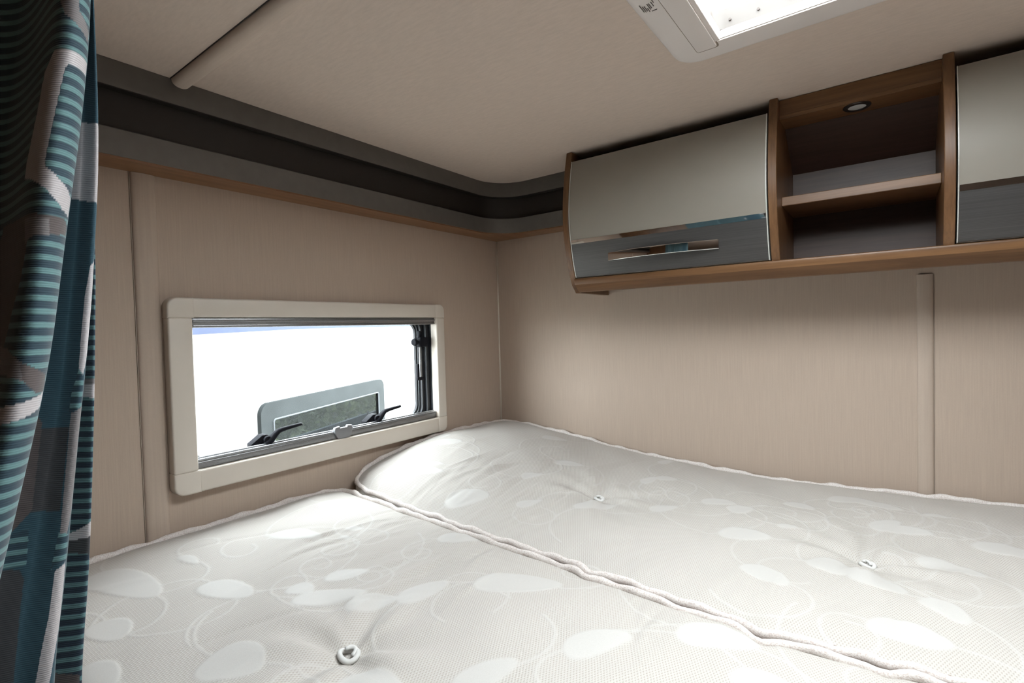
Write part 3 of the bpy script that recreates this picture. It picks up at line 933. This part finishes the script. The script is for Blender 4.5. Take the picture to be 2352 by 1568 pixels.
def catmull(A, i, t):
    p0 = A[max(i-1, 0)]; p1 = A[i]; p2 = A[i+1]; p3 = A[min(i+2, len(A)-1)]
    return 0.5*((2*p1) + (-p0+p2)*t + (2*p0-5*p1+4*p2-p3)*t*t + (-p0+3*p1-3*p2+p3)*t**3)
cx, cy, seg_id, seg_t = [], [], [], []
for i in range(len(FOLDS)-1):
    for k in range(SEGN[i]):
        t = k/SEGN[i]
        cx.append(catmull(KX, i, t)); cy.append(catmull(KY, i, t)); seg_id.append(i); seg_t.append(t)
cx.append(KX[-1]); cy.append(KY[-1]); seg_id.append(len(FOLDS)-2); seg_t.append(1.0)
CXA = np.array(cx).T; CYA = np.array(cy).T     # rows: z, columns: along the cloth
CZA = np.repeat(ZC[:, None], CXA.shape[1], 1)
CT = np.array(seg_id) + np.array(seg_t)         # cloth coordinate (fold number)
# woven pattern: patches in cloth coordinates (fold number, height)
SILVER, GREY, BROWN, TEAL, STRIPE, CHAR, NAVYS = range(7)
WEAVE = [
    (GREY, [(2.088, 1.641), (2.441, 1.636), (2.471, 1.623), (2.912, 1.615), (2.882, 1.607), (2.471, 1.612), (2.147, 1.618), (2.0, 1.628)]),
    (SILVER, [(2.0, 1.594), (2.412, 1.594), (2.971, 1.594), (2.941, 1.584), (2.559, 1.584), (2.353, 1.584), (2.294, 1.581), (2.206, 1.542), (2.147, 1.518), (2.176, 1.513), (3.0, 1.497), (2.971, 1.484), (2.676, 1.487), (2.176, 1.5), (1.676, 1.51), (1.676, 1.521), (1.794, 1.555), (1.824, 1.581)]),
    (BROWN, [(1.206, 1.484), (2.882, 1.481), (3.0, 1.471), (2.088, 1.468), (1.971, 1.466), (1.912, 1.439), (1.794, 1.419), (1.706, 1.395), (1.235, 1.366), (1.0, 1.453), (1.206, 1.479)]),
    (GREY, [(1.824, 1.481), (2.382, 1.479), (2.441, 1.468), (2.088, 1.468), (2.0, 1.466), (1.912, 1.463)]),
    (GREY, [(1.294, 1.398), (1.824, 1.395), (2.176, 1.387), (2.324, 1.374), (2.088, 1.377), (1.441, 1.379)]),
    (BROWN, [(2.176, 1.387), (2.941, 1.377), (3.0, 1.366), (2.676, 1.366), (2.324, 1.374)]),
    (SILVER, [(1.5, 1.356), (2.412, 1.361), (3.0, 1.366), (3.0, 1.356), (2.382, 1.35), (1.618, 1.345)]),
    (SILVER, [(4.118, 1.573), (4.971, 1.573), (5.941, 1.571), (5.941, 1.508), (5.176, 1.51), (4.471, 1.513)]),
    (SILVER, [(6.0, 1.463), (5.706, 1.458), (5.559, 1.434), (5.559, 1.4), (5.588, 1.377), (5.794, 1.371), (6.0, 1.392)]),
    (STRIPE, [(5.588, 1.377), (5.853, 1.371), (5.941, 1.348), (5.412, 1.343), (5.412, 1.358)]),
    (GREY, [(5.971, 1.348), (5.5, 1.343), (5.5, 1.327), (5.559, 1.293), (5.618, 1.251), (5.853, 1.251), (6.0, 1.272), (5.971, 1.324)]),
    (CHAR, [(4.5, 1.332), (5.471, 1.332), (5.529, 1.269), (4.5, 1.272)]),
    (STRIPE, [(5.912, 1.251), (5.559, 1.253), (5.471, 1.225), (5.559, 1.23), (5.971, 1.23)]),
    (SILVER, [(5.912, 1.23), (5.588, 1.225), (5.588, 1.191), (5.441, 1.146), (5.353, 1.122), (5.618, 1.122), (5.794, 1.146), (6.0, 1.185)]),
    (STRIPE, [(4.441, 1.256), (4.794, 1.259), (4.882, 1.232), (4.412, 1.232)]),
    (CHAR, [(4.412, 1.232), (4.765, 1.23), (4.882, 1.222), (4.971, 1.175), (4.971, 1.149), (4.412, 1.154), (4.265, 1.227)]),
    (BROWN, [(4.412, 1.345), (4.647, 1.337), (4.794, 1.272), (4.441, 1.256), (4.382, 1.28)]),
    (GREY, [(7.529, 1.366), (8.0, 1.366), (8.0, 1.361), (7.529, 1.361)]),
    (SILVER, [(7.529, 1.361), (8.0, 1.361), (8.0, 1.348), (7.529, 1.35)]),
    (SILVER, [(7.353, 1.232), (7.971, 1.243), (8.0, 1.23), (7.353, 1.227)]),
    (CHAR, [(7.353, 1.227), (8.0, 1.23), (8.0, 1.214), (7.382, 1.217)]),
    (BROWN, [(7.324, 1.12), (7.882, 1.114), (7.853, 1.088), (7.176, 1.094)]),
]
#END_WEAVE
reg = np.full(CXA.shape, STRIPE)
def inside(poly, X, Y):
    c = np.zeros(X.shape, bool)
    n = len(poly)
    for i in range(n):
        x1, y1 = poly[i]; x2, y2 = poly[(i+1) % n]
        cond = ((y1 > Y) != (y2 > Y))
        xi = (x2-x1)*(Y-y1)/((y2-y1) if y2 != y1 else 1e-9) + x1
        c ^= cond & (X < xi)
    return c
TT = np.repeat(CT[None, :], NZ, 0)
reg[(TT > 3.0) & (TT < 6.0)] = TEAL
reg[(TT >= 6.0)] = NAVYS
for code, poly in WEAVE:
    reg[inside(poly, TT, CZA)] = code
RGB = {SILVER: (0.44, 0.41, 0.415), GREY: (0.17, 0.155, 0.155), BROWN: (0.085, 0.068, 0.065), TEAL: (0.022, 0.060, 0.082), STRIPE: (0.020, 0.044, 0.062), CHAR: (0.040, 0.040, 0.043), NAVYS: (0.010, 0.022, 0.038)}
colr = np.ones(CXA.shape+(4,), np.float32)
for k, c in RGB.items():
    colr[reg == k, :3] = c
strp = ((reg == STRIPE)*1.0 + (reg == NAVYS)*0.8).astype(np.float32)
sat = (reg == SILVER).astype(np.float32)
def curtain_mat():
    n = NT('woven_curtain')
    ca = n.n('ShaderNodeAttribute', attribute_name='weave_colour')
    sa = n.n('ShaderNodeAttribute', attribute_name='stripe')
    ta = n.n('ShaderNodeAttribute', attribute_name='satin')
    v = n.coords()
    sp = n.n('ShaderNodeSeparateXYZ'); n.l(v, sp.inputs[0])
    w = n.math('SINE', n.math('ADD', n.math('MULTIPLY', sp.outputs[2], 2*math.pi/0.0088), n.math('MULTIPLY', n.noise(n.coords((260, 260, 260)), 1.0, 1), 0.4)))
    st = n.ramp(n.math('MULTIPLY_ADD', w, 0.5, 0.5), [(0.50, (0, 0, 0)), (0.72, (1, 1, 1))])
    f = n.math('MULTIPLY', sa.outputs['Fac'], st)
    c = n.mix(f, ca.outputs['Color'], (0.108, 0.208, 0.214))
    fib = n.noise(n.coords((500, 500, 1500)), 1.0, 2)
    c2 = n.mix(n.math('MULTIPLY', fib, 0.35), c, n.mix(0.5, c, (0.01, 0.015, 0.02)))
    rib = n.math('SINE', n.math('MULTIPLY', sp.outputs[2], 2*math.pi/0.0015))
    n.base(c2, n.math('SUBTRACT', 0.75, n.math('MULTIPLY', ta.outputs['Fac'], 0.3)), 0, 0.3)
    n.b.inputs['Sheen Weight'].default_value = 0.15
    h = n.math('ADD', n.math('MULTIPLY', rib, 0.25), n.math('MULTIPLY', st, n.math('MULTIPLY', sa.outputs['Fac'], 1.2)))
    n.bump(h, 0.3, 0.0006)
    return n.m
M['curtain'] = curtain_mat()
cur = empty('curtain', 'gathered teal striped curtain with silver shapes hanging at the left', 'curtain', loc=(0.65, -1.42, 0.42))
me = bpy.data.meshes.new('curtain_cloth')
Pc = np.stack([CXA, CYA, CZA], -1).reshape(-1, 3)
nc = CXA.shape[1]
ii = np.arange(NZ*nc).reshape(NZ, nc)
qc = np.stack([ii[:-1, :-1], ii[1:, :-1], ii[1:, 1:], ii[:-1, 1:]], -1).reshape(-1, 4)
me.vertices.add(len(Pc)); me.vertices.foreach_set('co', Pc.astype(np.float32).ravel())
me.loops.add(qc.size); me.loops.foreach_set('vertex_index', qc.astype(np.int32).ravel())
me.polygons.add(len(qc)); me.polygons.foreach_set('loop_start', np.arange(len(qc), dtype=np.int32)*4)
me.update(calc_edges=True); me.validate()
me.polygons.foreach_set('use_smooth', [True]*len(me.polygons))
at = me.attributes.new('weave_colour', 'FLOAT_COLOR', 'POINT'); at.data.foreach_set('color', colr.ravel())
at = me.attributes.new('stripe', 'FLOAT', 'POINT'); at.data.foreach_set('value', strp.ravel())
at = me.attributes.new('satin', 'FLOAT', 'POINT'); at.data.foreach_set('value', sat.ravel())
co = link('cloth', me, 'curtain', cur)
co.matrix_parent_inverse = cur.matrix_world.inverted()
sm = co.modifiers.new('thickness', 'SOLIDIFY'); sm.thickness = 0.0009; sm.offset = 0
MB().box(0.03, 1.0, -1.435, -1.405, 1.884, CEIL-0.0005, 0.002).build('curtain_rail', 'alu', cur)

# ------------------------------------------------------------------ outside: ground, neighbouring caravan, hedge
M['gravel'] = plain('gravel', (0.32, 0.31, 0.29), 0.9, var=0.3, scale=60)
gd = MB().box(-30, 30, -30, 30, -0.66, -0.60).build('ground', 'gravel')
tag(gd, 'grey gravel ground outside the vehicle', 'ground', kind='structure')
M['van'] = plain('caravan_white', (0.20, 0.203, 0.206), 0.35, 0, 0.5, 0.01)
M['vanblue'] = plain('caravan_blue_band', (0.032, 0.039, 0.064), 0.6, 0, 0.05)
M['vanframe'] = plain('caravan_window_edge', (0.017, 0.0195, 0.020), 0.6, 0, 0.05, var=0.12, scale=9)
M['vanglass'] = glass('tinted_acrylic', (0.43, 0.45, 0.47), 0.012)
M['bead'] = plain('white_bead', (0.06, 0.065, 0.07), 0.6, 0, 0.05)
pL = Vector((-1.35, -0.248, 0)); pR = Vector((-1.84, 0.913, 0))
dirv = (pR-pL).normalized()
van = empty('caravan', 'white neighbouring caravan with a tinted window, seen through the window', 'caravan', loc=(pL.x, pL.y, -0.6))
van.rotation_euler.z = math.atan2(dirv.y, dirv.x)
bpy.context.view_layer.update()
VM = van.matrix_world.copy()
# local frame: x along its side, y points away from its interior? checked below
def vb(mb, name, mat, parent=None, auto=None):
    o = mb.build(name, mat, None, auto=auto)
    o.parent = parent or van
    if parent is not None:
        o.matrix_parent_inverse = Matrix.Identity(4)
    return o
S = 1  # interior lies towards local +y
WL = (pR-pL).length
zt = 1.052+0.6; zb = 0.46+0.6
def vslab(mb, y0, y1, x0, x1, z0, z1, hole):
    h0, h1, k0, k1 = hole
    for (p0, p1, q0, q1) in ((x0, h0, z0, z1), (h1, x1, z0, z1), (h0, h1, z0, k0), (h0, h1, k1, z1)):
        mb.box(p0, p1, min(y0, y1), max(y0, y1), q0, q1)
hole = (0.03, WL-0.03, zb+0.03, zt-0.03)
mb = MB(); vslab(mb, 0, 0.03*S, -1.2, 8.4, 0.35, 2.95, hole); vb(mb, 'side_wall', 'van')
mb = MB(); vslab(mb, 2.0*S, 2.03*S, -1.2, 8.4, 0.35, 2.95, (1.0, 8.0, zb-0.35, zt+0.25)); vb(mb, 'far_wall', 'van')
mb = MB(); mb.box(-1.2, 8.4, 0, 2.03, 2.952, 3.00); vb(mb, 'roof', 'van')
mb = MB(); mb.box(-1.2, 8.4, 0, 2.03, 0.30, 0.348); vb(mb, 'underbody', 'van')
for ex0 in (-1.2, 8.37):
    vb(MB().box(ex0, ex0+0.03, 0.031, 1.999, 0.35, 2.95), 'end_wall', 'van')
mb = MB()
mb.prism([(-1.2, 1.986), (-0.6, 2.0), (0.3, 2.024), (1.0, 2.032), (8.4, 2.06), (8.4, 2.22), (-1.2, 2.22)], 'y', -0.006, -0.001)
vb(mb, 'blue_band', 'vanblue')
# its window: grey border, bead, tinted pane
wg = MB()
outer = rrect(0, WL, zb, zt, 0.06, 8); mid = rrect(0.085, WL-0.085, zb+0.085, zt-0.085, 0.02, 8)
wg.grid([[(x, 0.0, z) for x, z in outer], [(x, -0.022, z) for x, z in outer], [(x, -0.022, z) for x, z in mid], [(x, 0.0, z) for x, z in mid]], closed_u=True, closed_v=True)
vwin = vb(wg, 'caravan_window', 'vanframe', auto=30)
mb = MB(); mb.box(0.08, WL-0.08, -0.018, -0.012, zb+0.08, zt-0.08); vb(mb, 'tinted_pane', 'vanglass', vwin)
mb = MB()
bd = rrect(0.088, WL-0.088, zb+0.088, zt-0.090, 0.015, 6)
mb.tube([(x, -0.0235, z) for x, z in bd], 0.0045, 6, closed=True); vb(mb, 'glazing_bead', 'bead', vwin)
M['vaninside'] = plain('caravan_ledge', (0.42, 0.47, 0.50), 0.6)
mb = MB(); mb.box(-0.5, 8.0, 0.9, 0.94, 0.35, zt-0.505); vb(mb, 'seat_back', 'vaninside')
for cx0 in (0.115, WL-0.130):
    vb(MB().box(cx0, cx0+0.015, 0.04, 0.05, zb, zt-0.22), 'blind_cord', 'van')

# hedge behind the caravan: leafy cards of real size around a twiggy core
hd = empty('hedge', 'green hedge seen through the neighbouring caravan window', 'hedge')
M['leaf'] = NT('hedge_leaf').m
nn = NT('hedge_leaves')
f = nn.noise(nn.coords(), 3.5, 4, 0.6)
nn.base(nn.ramp(f, [(0.30, (0.042, 0.046, 0.036)), (0.5, (0.085, 0.100, 0.048)), (0.68, (0.17, 0.185, 0.09))]), 0.6)
M['leaf'] = nn.m
rs2 = np.random.RandomState(5)
nl = 9000
base = VM @ Vector((2.0, 4.0, 0)); ex = (VM.to_3x3() @ Vector((1, 0, 0))); ey = (VM.to_3x3() @ Vector((0, 1, 0)))
V = np.zeros((nl*4, 3), np.float32)
for i in range(nl):
    c = base + ex*rs2.uniform(0, 10) + ey*rs2.uniform(0, 0.7) + Vector((0, 0, 1))*rs2.uniform(-0.0, 3.2)
    a = Vector(rs2.normal(size=3)).normalized(); b = a.orthogonal().normalized()
    s = rs2.uniform(0.05, 0.11)
    for k, (p, q2) in enumerate(((-1, 0), (0, -0.45), (1, 0), (0, 0.45))):
        V[i*4+k] = c + a*s*p + b*s*q2
me = bpy.data.meshes.new('foliage')
Q = np.arange(nl*4, dtype=np.int32)
me.vertices.add(nl*4); me.vertices.foreach_set('co', V.ravel())
me.loops.add(nl*4); me.loops.foreach_set('vertex_index', Q)
me.polygons.add(nl); me.polygons.foreach_set('loop_start', np.arange(nl, dtype=np.int32)*4)
me.update(calc_edges=True)
fo = link('foliage', me, 'leaf', hd); fo['kind'] = 'stuff'
mb = MB()
c0 = base + ey*0.75; c1 = c0 + ex*10
mb.grid([[c0+Vector((0, 0, 0)), c0+Vector((0, 0, 3.1))], [c1+Vector((0, 0, 0)), c1+Vector((0, 0, 3.1))]])
mb.grid([[c0+ey*0.4, c0+ey*0.4+Vector((0, 0, 3.1))], [c1+ey*0.4, c1+ey*0.4+Vector((0, 0, 3.1))]])
mb.build('twig_core', 'leaf', hd)
